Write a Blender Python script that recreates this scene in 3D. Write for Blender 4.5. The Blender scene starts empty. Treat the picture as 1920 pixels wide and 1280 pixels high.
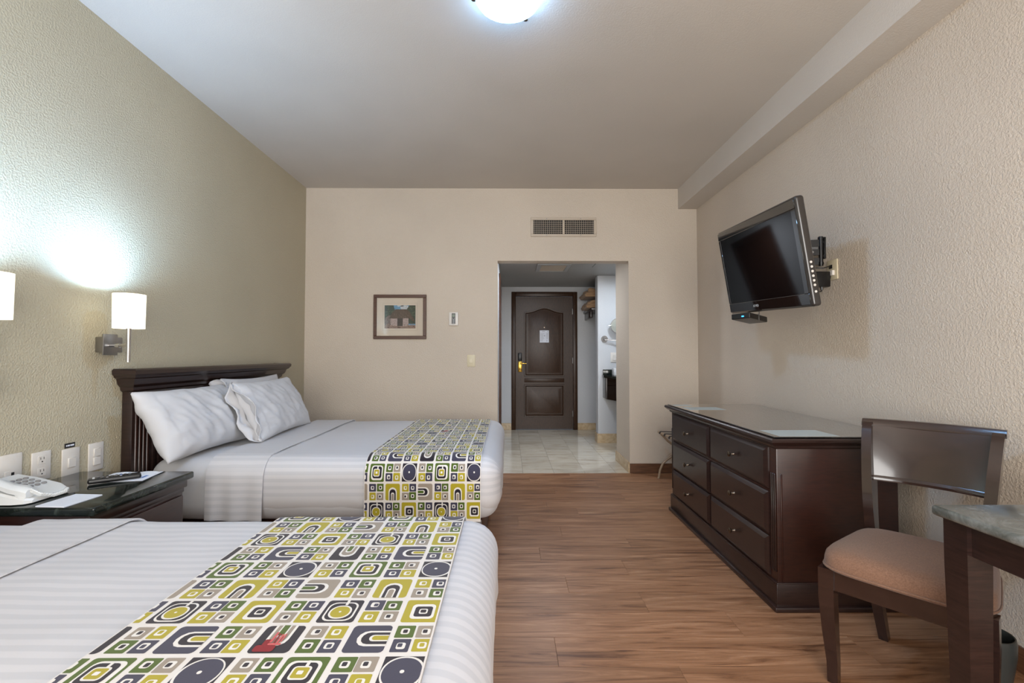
import bpy, bmesh, math, random
from mathutils import Vector, Matrix, noise
random.seed(7)
S = bpy.context.scene
C = S.collection
PI = math.pi

def lin(r, g, b):
    f = lambda c: (c/255/12.92) if c/255 <= .04045 else ((c/255+.055)/1.055)**2.4
    return (f(r), f(g), f(b), 1)

# ------------------------------------------------------------------ camera, world, light, exposure
FPX = 890.0
cam = bpy.data.cameras.new('camera'); cam.sensor_width = 36; cam.lens = FPX/1920*36; cam.clip_start = .02
co = bpy.data.objects.new('camera', cam); C.objects.link(co)
co.location = (0, 0, 1.17)
co.rotation_euler = (PI/2+math.radians(1.609), 0, -math.radians(.451))
S.camera = co

S.view_settings.view_transform = 'Standard'; S.view_settings.look = 'None'
S.view_settings.gamma = 1; S.view_settings.use_curve_mapping = False
S.view_settings.exposure = 1.12

w = bpy.data.worlds.new('sky'); S.world = w; w.use_nodes = True
w.node_tree.nodes['Background'].inputs[0].default_value = (.72, .84, 1, 1)
w.node_tree.nodes['Background'].inputs[1].default_value = .8

def area(name, loc, rot, sx, sy, power, col):
    l = bpy.data.lights.new(name, 'AREA'); l.shape = 'RECTANGLE'; l.size = sx; l.size_y = sy
    l.energy = power; l.color = col
    o = bpy.data.objects.new(name, l); o.location = loc; o.rotation_euler = rot; C.objects.link(o); return o
WINDOW_W, LAMP_E, SCONCE_W, SHADE_E, VANITY_E = 87, 62, 5.2, .8, 320
area('window_daylight', (.15, -1.42, 1.35), (PI/2, 0, 0), 2.7, 2.1, WINDOW_W, (1.0, .955, .89))   # daylight in the window opening behind the camera

# ------------------------------------------------------------------ materials
MATS = {}
def nodes(name):
    m = bpy.data.materials.new(name); m.use_nodes = True; MATS[name] = m
    nt = m.node_tree; return m, nt, nt.nodes['Principled BSDF']
def mat(name, col, rough=.5, metal=0, coat=0, emit=None, es=0, spec=.5, coat_rough=.08, trans=0):
    m, nt, p = nodes(name)
    p.inputs['Base Color'].default_value = lin(*col); p.inputs['Roughness'].default_value = rough
    p.inputs['Metallic'].default_value = metal; p.inputs['Coat Weight'].default_value = coat
    p.inputs['Coat Roughness'].default_value = coat_rough
    p.inputs['Specular IOR Level'].default_value = spec
    p.inputs['Transmission Weight'].default_value = trans
    if emit: p.inputs['Emission Color'].default_value = lin(*emit); p.inputs['Emission Strength'].default_value = es
    return m
def N(nt, t, **k):
    n = nt.nodes.new(t)
    for a, b in k.items():
        if a in n.inputs.keys(): n.inputs[a].default_value = b
        else: setattr(n, a, b)
    return n
def ramp(nt, stops):
    r = nt.nodes.new('ShaderNodeValToRGB'); e = r.color_ramp.elements
    while len(e) < len(stops): e.new(.5)
    for i, (p, c) in enumerate(stops): e[i].position = p; e[i].color = c
    return r
def coords(nt, scale, space='Object'):
    tc = nt.nodes.new('ShaderNodeTexCoord'); mp = nt.nodes.new('ShaderNodeMapping')
    mp.inputs['Scale'].default_value = scale
    nt.links.new(tc.outputs[space], mp.inputs['Vector']); return mp
def bump(nt, p, height, strength, dist):
    b = N(nt, 'ShaderNodeBump'); b.inputs['Strength'].default_value = strength; b.inputs['Distance'].default_value = dist
    nt.links.new(height, b.inputs['Height']); nt.links.new(b.outputs[0], p.inputs['Normal'])
def plaster(name, col, scale=120, st=.6, rough=.55, dist=.0026):
    m, nt, p = nodes(name); p.inputs['Roughness'].default_value = rough; p.inputs['Specular IOR Level'].default_value = .35
    mp = coords(nt, (1, 1, 1))
    n = N(nt, 'ShaderNodeTexNoise', Scale=scale, Detail=2.5, Roughness=.55); nt.links.new(mp.outputs[0], n.inputs['Vector'])
    r = ramp(nt, [(.38, (0, 0, 0, 1)), (.66, (1, 1, 1, 1))]); nt.links.new(n.outputs['Fac'], r.inputs[0])
    bump(nt, p, r.outputs[0], st, dist)
    n2 = N(nt, 'ShaderNodeTexNoise', Scale=1.3, Detail=2); nt.links.new(mp.outputs[0], n2.inputs['Vector'])
    c = lin(*col); r2 = ramp(nt, [(.3, tuple(x*.95 for x in c[:3])+(1,)), (.7, tuple(min(1, x*1.04) for x in c[:3])+(1,))])
    nt.links.new(n2.outputs['Fac'], r2.inputs[0]); nt.links.new(r2.outputs[0], p.inputs['Base Color'])
    return m
def wood(name, c1, c2, scale=(3, 3, 40), rough=.3, coat=.5, grain=4, bst=.05, cr=.18):
    m, nt, p = nodes(name); p.inputs['Roughness'].default_value = rough
    p.inputs['Coat Weight'].default_value = coat; p.inputs['Coat Roughness'].default_value = cr
    mp = coords(nt, scale)
    n = N(nt, 'ShaderNodeTexNoise', Scale=grain, Detail=5, Roughness=.6, Distortion=.6); nt.links.new(mp.outputs[0], n.inputs['Vector'])
    r = ramp(nt, [(.3, lin(*c1)), (.7, lin(*c2))]); nt.links.new(n.outputs['Fac'], r.inputs[0])
    nt.links.new(r.outputs[0], p.inputs['Base Color']); bump(nt, p, n.outputs['Fac'], bst, .002)
    return m
def marble(name, c1, c2, c3, scale=6, rough=.12):
    m, nt, p = nodes(name); p.inputs['Roughness'].default_value = rough
    mp = coords(nt, (1, 1, 1))
    n = N(nt, 'ShaderNodeTexNoise', Scale=scale, Detail=8, Roughness=.68, Distortion=1.6); nt.links.new(mp.outputs[0], n.inputs['Vector'])
    r = ramp(nt, [(.3, lin(*c1)), (.52, lin(*c2)), (.72, lin(*c3))]); nt.links.new(n.outputs['Fac'], r.inputs[0])
    nt.links.new(r.outputs[0], p.inputs['Base Color']); return m
def fabric(name, col, scale=300, st=.15, rough=.9, var=.0):
    m, nt, p = nodes(name); p.inputs['Roughness'].default_value = rough; p.inputs['Specular IOR Level'].default_value = .2
    p.inputs['Sheen Weight'].default_value = .15
    mp = coords(nt, (1, 1, 1))
    n = N(nt, 'ShaderNodeTexNoise', Scale=scale, Detail=3); nt.links.new(mp.outputs[0], n.inputs['Vector'])
    c = lin(*col); r = ramp(nt, [(.3, tuple(x*(1-var) for x in c[:3])+(1,)), (.7, tuple(min(1, x*(1+var)) for x in c[:3])+(1,))])
    nt.links.new(n.outputs['Fac'], r.inputs[0]); nt.links.new(r.outputs[0], p.inputs['Base Color'])
    bump(nt, p, n.outputs['Fac'], st, .001); return m

plaster('green_plaster', (181, 172, 149)); plaster('beige_plaster', (200, 187, 171)); plaster('passage_plaster', (196, 197, 199), st=.3)
plaster('ceiling_paint', (196, 188, 178), st=.12, rough=.7); plaster('passage_ceiling_paint', (168, 168, 166), st=.05)
wood('dark_wood', (29, 18, 16), (48, 31, 27), coat=.22); wood('red_wood', (34, 14, 9), (52, 23, 14), scale=(4, 4, 30), rough=.38, coat=.35)
wood('chair_wood', (30, 18, 15), (46, 29, 25), rough=.25, coat=.7, cr=.09)
wood('door_wood', (36, 23, 14), (74, 49, 32), scale=(60, 60, 5), rough=.33, coat=0, bst=.2); MATS['door_wood'].node_tree.nodes['Principled BSDF'].inputs['Specular IOR Level'].default_value = .28
wood('frame_wood', (66, 38, 24), (88, 54, 36), rough=.4, coat=.2); wood('skirting_wood', (70, 44, 28), (112, 76, 52), scale=(2, 2, 30), rough=.4, coat=.2)
marble('green_marble', (15, 18, 17), (29, 35, 32), (68, 76, 70), scale=9, rough=.07)
marble('desk_marble', (58, 62, 57), (104, 106, 101), (144, 145, 141), scale=7, rough=.16)
marble('beige_marble', (172, 146, 110), (196, 172, 138), (212, 192, 160), scale=8, rough=.25)
mat('white_plastic', (214, 208, 200), .35); mat('ivory_plastic', (206, 194, 164), .4); mat('phone_plastic', (216, 218, 218), .3)
mat('button_grey', (140, 138, 138), .5); mat('black_plastic', (15, 14, 15), .32); mat('black_gloss', (12, 12, 13), .05, coat=1, coat_rough=.02)
mat('bezel_black', (44, 39, 36), .28, coat=.4); mat('screen_glass', (7, 8, 10), .06, spec=.5)
mat('chrome', (205, 205, 208), .12, 1); mat('brushed_steel', (150, 148, 146), .35, 1); mat('brass', (200, 158, 70), .22, 1); mat('bronze', (112, 100, 88), .3, 1)
mat('grille_metal', (186, 172, 154), .4); mat('dark_void', (14, 11, 10), .8); mat('light_grey_metal', (178, 180, 180), .4)
mat('beige_metal', (150, 128, 104), .35); mat('strap_dark', (42, 34, 30), .8); mat('paper', (226, 230, 240), .7); mat('print_blue', (96, 128, 190), .7); mat('print_grey', (150, 150, 158), .7)
mat('card_stock', (176, 182, 178), .6); mat('mat_board', (196, 182, 164), .8); mat('mat_line', (160, 146, 128), .8)
mat('led_blue', (20, 90, 200), .4, emit=(40, 140, 255), es=3); mat('lcd_green', (112, 122, 108), .3); mat('dark_label', (34, 32, 34), .5)
mat('glow_shade', (240, 236, 220), .8, emit=(255, 248, 224), es=SHADE_E); mat('shade_inner', (245, 245, 245), .8, emit=(255, 255, 255), es=.6)
mat('bulb_glow', (255, 255, 255), .5, emit=(225, 238, 255), es=60)
def dome():
    m, nt, p = nodes('dome_glow'); p.inputs['Base Color'].default_value = lin(236, 238, 242); p.inputs['Roughness'].default_value = .2
    p.inputs['Emission Color'].default_value = (.31, .59, 1, 1); tc = nt.nodes.new('ShaderNodeTexCoord'); sp = nt.nodes.new('ShaderNodeSeparateXYZ')
    nt.links.new(tc.outputs['Object'], sp.inputs[0]); mr = nt.nodes.new('ShaderNodeMapRange'); nt.links.new(sp.outputs['Z'], mr.inputs[0])
    for i, v in ((1, -.024), (2, -.068), (3, 10), (4, LAMP_E)): mr.inputs[i].default_value = v     # the bulbs sit low in the bowl, its rim is dimmer
    nt.links.new(mr.outputs[0], p.inputs['Emission Strength'])
dome(); mat('vanity_glow', (255, 255, 255), .5, emit=(226, 240, 255), es=VANITY_E); mat('added_fill_glow', (255, 255, 255), .5, emit=(238, 245, 255), es=160)
mat('bin_grey', (52, 55, 54), .3); mat('mirror', (225, 235, 235), .03, 1); mat('porcelain', (225, 226, 226), .15)
def pane(name):
    m, nt, p = nodes(name); out = nt.nodes['Material Output']; nt.nodes.remove(p)
    f = N(nt, 'ShaderNodeFresnel', IOR=1.5); t = N(nt, 'ShaderNodeBsdfTransparent'); g = N(nt, 'ShaderNodeBsdfGlossy', Roughness=.02); mx = N(nt, 'ShaderNodeMixShader')
    nt.links.new(f.outputs[0], mx.inputs[0]); nt.links.new(t.outputs[0], mx.inputs[1]); nt.links.new(g.outputs[0], mx.inputs[2]); nt.links.new(mx.outputs[0], out.inputs[0])
pane('thin_glass')
fabric('seat_fabric', (120, 90, 72), 240, .25, var=.18); fabric('pillow_cotton', (196, 196, 199), 500, .05); fabric('sheet_cotton', (196, 196, 199), 500, .05)
fabric('blanket_fleece', (156, 126, 96), 150, .4, var=.12); fabric('runner_cream', (214, 208, 202), 600, .1)
for n, c in dict(navy=(60, 58, 74), ink=(38, 32, 40), mustard=(164, 150, 40), olive=(76, 94, 34), taupe=(146, 134, 120), cream=(218, 213, 206), red=(128, 16, 26), pink=(190, 84, 84)).items():
    fabric('print_'+n, c, 600, .1)
def striped():
    m, nt, p = nodes('striped_cotton'); p.inputs['Specular IOR Level'].default_value = .3; p.inputs['Sheen Weight'].default_value = .1
    uv = N(nt, 'ShaderNodeUVMap'); sep = N(nt, 'ShaderNodeSeparateXYZ'); nt.links.new(uv.outputs[0], sep.inputs[0])
    mul = N(nt, 'ShaderNodeMath', operation='MULTIPLY'); mul.inputs[1].default_value = 2*PI/.037; nt.links.new(sep.outputs['Y'], mul.inputs[0])
    sn = N(nt, 'ShaderNodeMath', operation='SINE'); nt.links.new(mul.outputs[0], sn.inputs[0])
    ad = N(nt, 'ShaderNodeMath', operation='MULTIPLY_ADD'); ad.inputs[1].default_value = .5; ad.inputs[2].default_value = .5; nt.links.new(sn.outputs[0], ad.inputs[0])
    r = ramp(nt, [(.4, lin(199, 197, 199)), (.6, lin(189, 188, 191))]); nt.links.new(ad.outputs[0], r.inputs[0]); nt.links.new(r.outputs[0], p.inputs['Base Color'])
    r2 = ramp(nt, [(.4, (.7, .7, .7, 1)), (.6, (.55, .55, .55, 1))]); nt.links.new(ad.outputs[0], r2.inputs[0]); nt.links.new(r2.outputs[0], p.inputs['Roughness'])
striped()
def plank_mat():
    m, nt, p = nodes('oak_vinyl'); p.inputs['Roughness'].default_value = .4; p.inputs['Specular IOR Level'].default_value = .42
    geo = N(nt, 'ShaderNodeNewGeometry'); oi = N(nt, 'ShaderNodeObjectInfo')
    mp = nt.nodes.new('ShaderNodeMapping'); mp.inputs['Scale'].default_value = (.9, 11, 1); nt.links.new(geo.outputs['Position'], mp.inputs[0])
    cb = N(nt, 'ShaderNodeCombineXYZ'); m2 = N(nt, 'ShaderNodeMath', operation='MULTIPLY'); m2.inputs[1].default_value = 37
    nt.links.new(oi.outputs['Random'], m2.inputs[0]); nt.links.new(m2.outputs[0], cb.inputs[0]); nt.links.new(m2.outputs[0], cb.inputs[2])
    va = N(nt, 'ShaderNodeVectorMath', operation='ADD'); nt.links.new(mp.outputs[0], va.inputs[0]); nt.links.new(cb.outputs[0], va.inputs[1])
    n = N(nt, 'ShaderNodeTexNoise', Scale=1.7, Detail=8, Roughness=.66, Distortion=1.7); nt.links.new(va.outputs[0], n.inputs['Vector'])
    r = ramp(nt, [(.31, lin(94, 60, 40)), (.44, lin(142, 100, 70)), (.57, lin(164, 120, 88)), (.71, lin(190, 148, 114))]); nt.links.new(n.outputs['Fac'], r.inputs[0])
    mp3 = nt.nodes.new('ShaderNodeMapping'); mp3.inputs['Scale'].default_value = (2, 130, 1); nt.links.new(geo.outputs['Position'], mp3.inputs[0])
    n3 = N(nt, 'ShaderNodeTexNoise', Scale=2, Detail=3); nt.links.new(mp3.outputs[0], n3.inputs['Vector'])
    mx = N(nt, 'ShaderNodeMix', data_type='RGBA', blend_type='MULTIPLY'); mx.inputs[0].default_value = .75
    r3 = ramp(nt, [(.35, (.74, .72, .7, 1)), (.6, (1, 1, 1, 1))]); nt.links.new(n3.outputs['Fac'], r3.inputs[0])
    nt.links.new(r.outputs[0], mx.inputs[6]); nt.links.new(r3.outputs[0], mx.inputs[7])
    hs = N(nt, 'ShaderNodeHueSaturation'); mr = N(nt, 'ShaderNodeMapRange'); mr.inputs[3].default_value = .9; mr.inputs[4].default_value = 1.06
    nt.links.new(oi.outputs['Random'], mr.inputs[0]); nt.links.new(mr.outputs[0], hs.inputs['Value']); nt.links.new(mx.outputs[2], hs.inputs['Color'])
    nt.links.new(hs.outputs[0], p.inputs['Base Color']); bump(nt, p, n3.outputs['Fac'], .06, .002)
plank_mat()
def tile_mat():
    m, nt, p = nodes('floor_marble'); p.inputs['Roughness'].default_value = .1
    geo = N(nt, 'ShaderNodeNewGeometry'); oi = N(nt, 'ShaderNodeObjectInfo')
    mp = nt.nodes.new('ShaderNodeMapping'); mp.inputs['Scale'].default_value = (3, 9, 3); nt.links.new(geo.outputs['Position'], mp.inputs[0])
    va = N(nt, 'ShaderNodeVectorMath', operation='ADD'); cb = N(nt, 'ShaderNodeCombineXYZ'); m2 = N(nt, 'ShaderNodeMath', operation='MULTIPLY'); m2.inputs[1].default_value = 31
    nt.links.new(oi.outputs['Random'], m2.inputs[0]); nt.links.new(m2.outputs[0], cb.inputs[2]); nt.links.new(mp.outputs[0], va.inputs[0]); nt.links.new(cb.outputs[0], va.inputs[1])
    n = N(nt, 'ShaderNodeTexNoise', Scale=1.2, Detail=7, Roughness=.65, Distortion=.8); nt.links.new(va.outputs[0], n.inputs['Vector'])
    r = ramp(nt, [(.28, lin(176, 162, 142)), (.45, lin(206, 194, 174)), (.75, lin(222, 212, 196))]); nt.links.new(n.outputs['Fac'], r.inputs[0])
    hs = N(nt, 'ShaderNodeHueSaturation'); mr = N(nt, 'ShaderNodeMapRange'); mr.inputs[3].default_value = .88; mr.inputs[4].default_value = 1.05
    nt.links.new(oi.outputs['Random'], mr.inputs[0]); nt.links.new(mr.outputs[0], hs.inputs['Value']); nt.links.new(r.outputs[0], hs.inputs['Color']); nt.links.new(hs.outputs[0], p.inputs['Base Color'])
tile_mat()

# ------------------------------------------------------------------ mesh helpers
class B:
    def __init__(s): s.bm = bmesh.new()
    def box(s, x0, x1, y0, y1, z0, z1, bev=0, seg=2, taper=None):
        g = bmesh.ops.create_cube(s.bm, size=1); vs = g['verts']
        for v in vs:
            v.co = Vector((x0 if v.co.x < 0 else x1, y0 if v.co.y < 0 else y1, z0 if v.co.z < 0 else z1))
        if bev:
            es = list({e for v in vs for e in v.link_edges})
            bmesh.ops.bevel(s.bm, geom=es, offset=bev, segments=seg, affect='EDGES', profile=.5)
        return s
    def ring(s, rings, cap=True, closed=False):
        R = [[s.bm.verts.new(p) for p in r] for r in rings]; n = len(R[0])
        L = len(R)
        for a in range(L if closed else L-1):
            for i in range(n):
                j = (i+1) % n; b = (a+1) % L
                s.bm.faces.new((R[a][i], R[a][j], R[b][j], R[b][i]))
        if cap and not closed: s.bm.faces.new(R[0][::-1]); s.bm.faces.new(R[-1])
        return s
    def lathe(s, prof, c=(0, 0, 0), axis='Z', seg=20, cap=True):
        rs = []
        for r, h in prof:
            q = []
            for i in range(seg):
                a = 2*PI*i/seg; x, y = r*math.cos(a), r*math.sin(a)
                p = {'Z': (x, y, h), 'X': (h, x, y), 'Y': (y, h, x)}[axis]
                q.append(Vector(p)+Vector(c))
            rs.append(q)
        return s.ring(rs, cap)
    def tube(s, pts, r, seg=10):
        pts = [Vector(p) for p in pts]; rs = []; up = None
        for i, p in enumerate(pts):
            d = (pts[min(i+1, len(pts)-1)]-pts[max(i-1, 0)]).normalized()
            if up is None: up = Vector((0, 0, 1)) if abs(d.z) < .9 else Vector((1, 0, 0))
            a = d.cross(up).normalized(); b = a.cross(d).normalized(); up = b
            rr = r[i] if isinstance(r, (list, tuple)) else r
            rs.append([p+a*rr*math.cos(2*PI*k/seg)+b*rr*math.sin(2*PI*k/seg) for k in range(seg)])
        return s.ring(rs)
    def bars(s, secs):      # secs: list of (centre, half x vector, half y vector): a swept square bar
        return s.ring([[Vector(c)+Vector(a)*i+Vector(b)*j for i, j in ((-1, -1), (1, -1), (1, 1), (-1, 1))] for c, a, b in secs])
    def prism(s, poly, axis, h0, h1, bev=0):   # poly in the plane normal to axis
        f = {'X': lambda a, b, h: (h, a, b), 'Y': lambda a, b, h: (a, h, b), 'Z': lambda a, b, h: (a, b, h)}[axis]
        return s.ring([[Vector(f(a, b, h0)) for a, b in poly], [Vector(f(a, b, h1)) for a, b in poly]])
    def rbox(s, x0, x1, y0, y1, z0, z1, r, n=(8, 8, 4), disp=None, uvarc=False):
        # rounded box built from a gridded cube, pushed out from its inner box
        c = Vector(((x0+x1)/2, (y0+y1)/2, (z0+z1)/2)); h = Vector(((x1-x0)/2, (y1-y0)/2, (z1-z0)/2))
        inn = Vector([max(1e-4, v-r) for v in h]); cache = {}
        def gp(i, m, hh, ii):   # non-uniform grid: extra samples in the rounded zone
            k = 5
            if i <= k: return -hh+(hh-ii)*i/k
            if i >= m+k: return ii+(hh-ii)*(i-m-k)/k
            return -ii+2*ii*(i-k)/m
        G = [[gp(i, n[a], h[a], inn[a]) for i in range(n[a]+11)] for a in range(3)]
        uvl = s.bm.loops.layers.uv.verify() if uvarc else None
        def vert(i, j, k):
            key = (i, j, k)
            if key in cache: return cache[key]
            p = Vector((G[0][i], G[1][j], G[2][k]))
            q = Vector([max(-inn[a], min(inn[a], p[a])) for a in range(3)])
            d = p-q
            if d.length > 1e-9:
                # cube-to-sphere spreading for an even rounded corner
                m = max(abs(d.x), abs(d.y), abs(d.z)); t = Vector([math.tan(x/m*PI/4) if m > 0 else 0 for x in d])
                p = q+t.normalized()*r*(min(1, m/r) if m < r-1e-6 else 1)
            w_ = c+p
            if disp: w_ = w_+disp(w_, (p-q).normalized() if (p-q).length > 1e-9 else Vector((0, 0, 1)))
            v = s.bm.verts.new(w_); cache[key] = (v, p, q); return cache[key]
        dims = [len(g)-1 for g in G]
        for a in range(3):
            b_, c_ = (a+1) % 3, (a+2) % 3
            for side in (0, dims[a]):
                for i in range(dims[b_]):
                    for j in range(dims[c_]):
                        def at(u, v_):
                            k = [0, 0, 0]; k[a] = side; k[b_] = u; k[c_] = v_; return vert(*k)
                        qd = [at(i, j), at(i+1, j), at(i+1, j+1), at(i, j+1)]
                        if side == 0: qd = qd[::-1]
                        try: f = s.bm.faces.new([x[0] for x in qd])
                        except ValueError: continue
                        if uvl:
                            for lp, x in zip(f.loops, qd):
                                p, q = x[1], x[2]; d = p-q
                                ang = math.atan2(abs(p.y-q.y), max(1e-6, p.z-q.z)) if abs(p.y) > inn.y+1e-6 and p.z > inn.z else (0 if abs(p.y) <= inn.y+1e-6 else PI/2)
                                vv = abs(q.y)+r*ang+(inn.z-q.z if ang > 1.5 else 0)
                                lp[uvl].uv = (p.x, vv if p.y > 0 else -vv)
        return s
    def obj(s, name, m, parent=None, smooth=True, loc=None, rot=None, ang=40):
        bmesh.ops.recalc_face_normals(s.bm, faces=s.bm.faces)
        me = bpy.data.meshes.new(name); s.bm.to_mesh(me); s.bm.free()
        for x in (m if isinstance(m, (list, tuple)) else [m]): me.materials.append(MATS[x])
        if smooth:
            for p in me.polygons: p.use_smooth = True
            me.set_sharp_from_angle(angle=math.radians(ang))
        o = bpy.data.objects.new(name, me); C.objects.link(o)
        if parent: o.parent = parent
        if loc: o.location = loc
        if rot: o.rotation_euler = rot
        return o
def thing(name, label, cat, loc=(0, 0, 0), rz=0, group=None, rot=None):
    o = bpy.data.objects.new(name, None); C.objects.link(o); o.empty_display_size = .05
    o.location = loc; o.rotation_euler = rot if rot else (0, 0, rz); tag(o, label, cat, group); return o
def tag(o, label=None, cat=None, group=None, kind=None):
    if label: o['label'] = label
    if cat: o['category'] = cat
    if group: o['group'] = group
    if kind: o['kind'] = kind
    return o
def struct(o, label, cat): return tag(o, label, cat, kind='structure')
def text(body, size, m, parent, loc, rot, name, depth=.0006):
    cu = bpy.data.curves.new(name, 'FONT'); cu.body = body; cu.size = size; cu.extrude = depth; cu.align_x = 'CENTER'; cu.align_y = 'CENTER'
    o = bpy.data.objects.new(name, cu); me = bpy.data.meshes.new_from_object(o)
    bpy.data.objects.remove(o); me.materials.append(MATS[m])
    o = bpy.data.objects.new(name, me); C.objects.link(o); o.parent = parent; o.location = loc; o.rotation_euler = rot; return o
def rr(cx, cy, hw, hh, r, n=4, jit=0):
    out = []
    for sx, sy, a0 in ((1, 1, 0), (-1, 1, PI/2), (-1, -1, PI), (1, -1, 1.5*PI)):
        for i in range(n+1):
            a = a0+PI/2*i/n
            out.append((cx+sx*(hw-r)+r*math.cos(a), cy+sy*(hh-r)+r*math.sin(a)))
    return out

# ------------------------------------------------------------------ room shell
XL, XR, YB, YF, ZC = -2.024, 1.896, 4.727, -1.25, 2.84
OX0, OX1, OZ = -.107, 1.205, 2.11          # opening to the entrance passage
YD, ZP = 7.446, 2.237                      # entrance door wall, passage ceiling

fl = B().box(XL-.1, XR+.1, YF-.1, YB, -.12, -.005).box(XL-.1, 2.5, YB, YD+.2, -.12, -.005).obj('floor', 'dark_void', smooth=False)
struct(fl, 'floor of brown wood planks with pale marble tiles in the entrance passage', 'floor')
# planks 0.184 m wide, running across the room
PW, PL, GAP = .1838, 1.22, .0008
offs = {0: .187, 1: .644, 2: .30, 3: .642, 4: .985, 5: .19, 6: .64, -1: .75, -2: .35, -3: .07, -4: .52, -5: .3, -6: .95, -7: .4, -8: .8, -9: .2, -10: .6}
def plank(x0, x1, y0, y1):
    x0, x1 = max(x0, XL), min(x1, XR); y0, y1 = max(y0, YF), min(y1, YB)
    if x1-x0 < .02 or y1-y0 < .01: return
    B().box(x0+GAP/2, x1-GAP/2, y0+GAP/2, y1-GAP/2, -.005, 0, .0007, 1).obj('plank', 'oak_vinyl', fl, smooth=False)
r = -11
while True:
    y1 = 2.918-PW*r; y0 = y1-PW
    if y1 < YF: break
    if y0 < YB:
        x = offs.get(r, random.uniform(0, 1.2))-3*PL
        while x < XR:
            plank(x, x+PL, y0, y1); x += PL
    r += 1
xs = [OX0]+[.146+.308*k for k in range(8)]; ys = [YB]+[4.918+.311*k for k in range(10)]
for i in range(len(xs)-1):
    for j in range(len(ys)-1):
        x0, x1, y0, y1 = xs[i], min(xs[i+1], 2.4), ys[j], min(ys[j+1], YD)
        if y1-y0 < .02 or (x0 > 1.3 and y1 < 5.2): continue
        B().box(x0+.0008, x1-.0008, y0+.0008, y1-.0008, -.005, .0005, .0008, 1).obj('tile', 'floor_marble', fl, smooth=False)
T = .12
struct(B().box(XL-T, XL, YF-T, YB+T, -.1, ZC+.1).obj('wall_left', 'green_plaster', smooth=False), 'sage green textured plaster wall behind the beds', 'wall')
struct(B().box(XR, XR+T, YF-T, YB+T, -.1, ZC+.1).obj('wall_right', 'beige_plaster', smooth=False), 'beige textured plaster wall behind the television', 'wall')
b = B().box(XL, OX0, YB, YB+.14, 0, ZC).box(OX1, XR, YB, 5.295, 0, ZC).box(OX0, OX1, YB, YB+.14, OZ, ZC).box(XR, 2.45, YB+.13, 5.295, 0, ZC)
struct(b.obj('wall_back', 'beige_plaster', smooth=False), 'beige textured back wall with an opening to the entrance passage', 'wall')
b = B().box(XL, -1.2, YF-T, YF, 0, ZC).box(1.5, XR, YF-T, YF, 0, ZC).box(-1.2, 1.5, YF-T, YF, 0, .3).box(-1.2, 1.5, YF-T, YF, 2.4, ZC)
struct(b.obj('wall_front', 'beige_plaster', smooth=False), 'beige wall with the window behind the viewer', 'wall')
wf = struct(B().box(-1.2, 1.5, YF-.08, YF-.03, .3, .35).box(-1.2, 1.5, YF-.08, YF-.03, 2.35, 2.4).box(-1.2, -1.15, YF-.08, YF-.03, .35, 2.35).box(1.45, 1.5, YF-.08, YF-.03, .35, 2.35).box(.12, .18, YF-.08, YF-.03, .35, 2.35).obj('window_1', 'light_grey_metal', smooth=False), 'wide window behind the viewer', 'window')
struct(B().box(XL-T, XR+T, YF-T, YB+.14, ZC, ZC+.12).obj('ceiling', 'ceiling_paint', smooth=False), 'plain off-white ceiling of the bedroom', 'ceiling')
struct(B().box(1.709, XR, YF, YB, 2.636, ZC).obj('ceiling_beam', 'ceiling_paint', smooth=False), 'boxed beam along the top of the right wall', 'beam')
# entrance passage
struct(B().box(OX0-T, OX0, YB+.14, YD+.1, 0, ZP+.1).obj('wall_passage_left', 'passage_plaster', smooth=False), 'pale left wall of the entrance passage', 'wall')
b = B().box(OX0, .05, YD, YD+.14, 0, ZP).box(1.084, 2.4, YD, YD+.14, 0, ZP).box(.05, 1.084, YD, YD+.14, 2.16, ZP)
struct(b.obj('wall_passage_end', 'passage_plaster', smooth=False), 'pale wall around the entrance door', 'wall')
struct(B().box(1.195, 2.4, 6.332, 6.50, 0, ZP, .012, 2).obj('wall_partition', 'passage_plaster', smooth=False), 'pale partition wall between the vanity and the closet', 'wall')
struct(B().box(2.4, 2.5, 5.295, YD+.14, 0, ZP+.1).obj('wall_passage_right', 'passage_plaster', smooth=False), 'pale wall at the back of the vanity', 'wall')
pc = struct(B().box(OX0-T, 2.5, YB+.14, YD+.14, ZP, ZP+.1).obj('ceiling_passage', 'passage_ceiling_paint', smooth=False), 'lowered smooth ceiling of the entrance passage', 'ceiling')
# dark shadow gap of an access panel in that ceiling
B().box(1.02, 1.026, 4.92, 5.75, ZP-.0008, ZP+.002).obj('panel_joint', 'dark_void', pc, smooth=False)
def skirting(name, x0, x1, y0, y1, h, m, label): struct(B().box(x0, x1, y0, y1, 0.0005, h, .002, 1).obj(name, m, smooth=False), label, 'baseboard')
skirting('baseboard_back_left', XL, OX0-.001, YB-.012, YB, .095, 'skirting_wood', 'brown wood baseboard under the back wall behind the far bed')
skirting('baseboard_back_right', OX1+.0, XR-.012, YB-.012, YB, .095, 'skirting_wood', 'brown wood baseboard behind the luggage rack')
skirting('baseboard_right', XR-.012, XR, YF, YB, .095, 'skirting_wood', 'brown wood baseboard along the television wall')
skirting('baseboard_left', XL, XL+.012, YF, YB, .095, 'skirting_wood', 'brown wood baseboard along the green wall')
skirting('baseboard_jamb', OX1-.013, OX1, YB, 5.308, .105, 'beige_marble', 'beige marble baseboard on the right side of the opening')
skirting('baseboard_vanity', 1.182, 2.38, 6.319, 6.332, .125, 'beige_marble', 'beige marble baseboard under the vanity')
skirting('baseboard_partition', 1.182, 1.195, 6.332, 6.513, .125, 'beige_marble', 'beige marble baseboard around the end of the partition')
skirting('baseboard_door_left', OX0, .048, YD-.013, YD, .105, 'beige_marble', 'short beige marble baseboard left of the entrance door')
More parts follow.
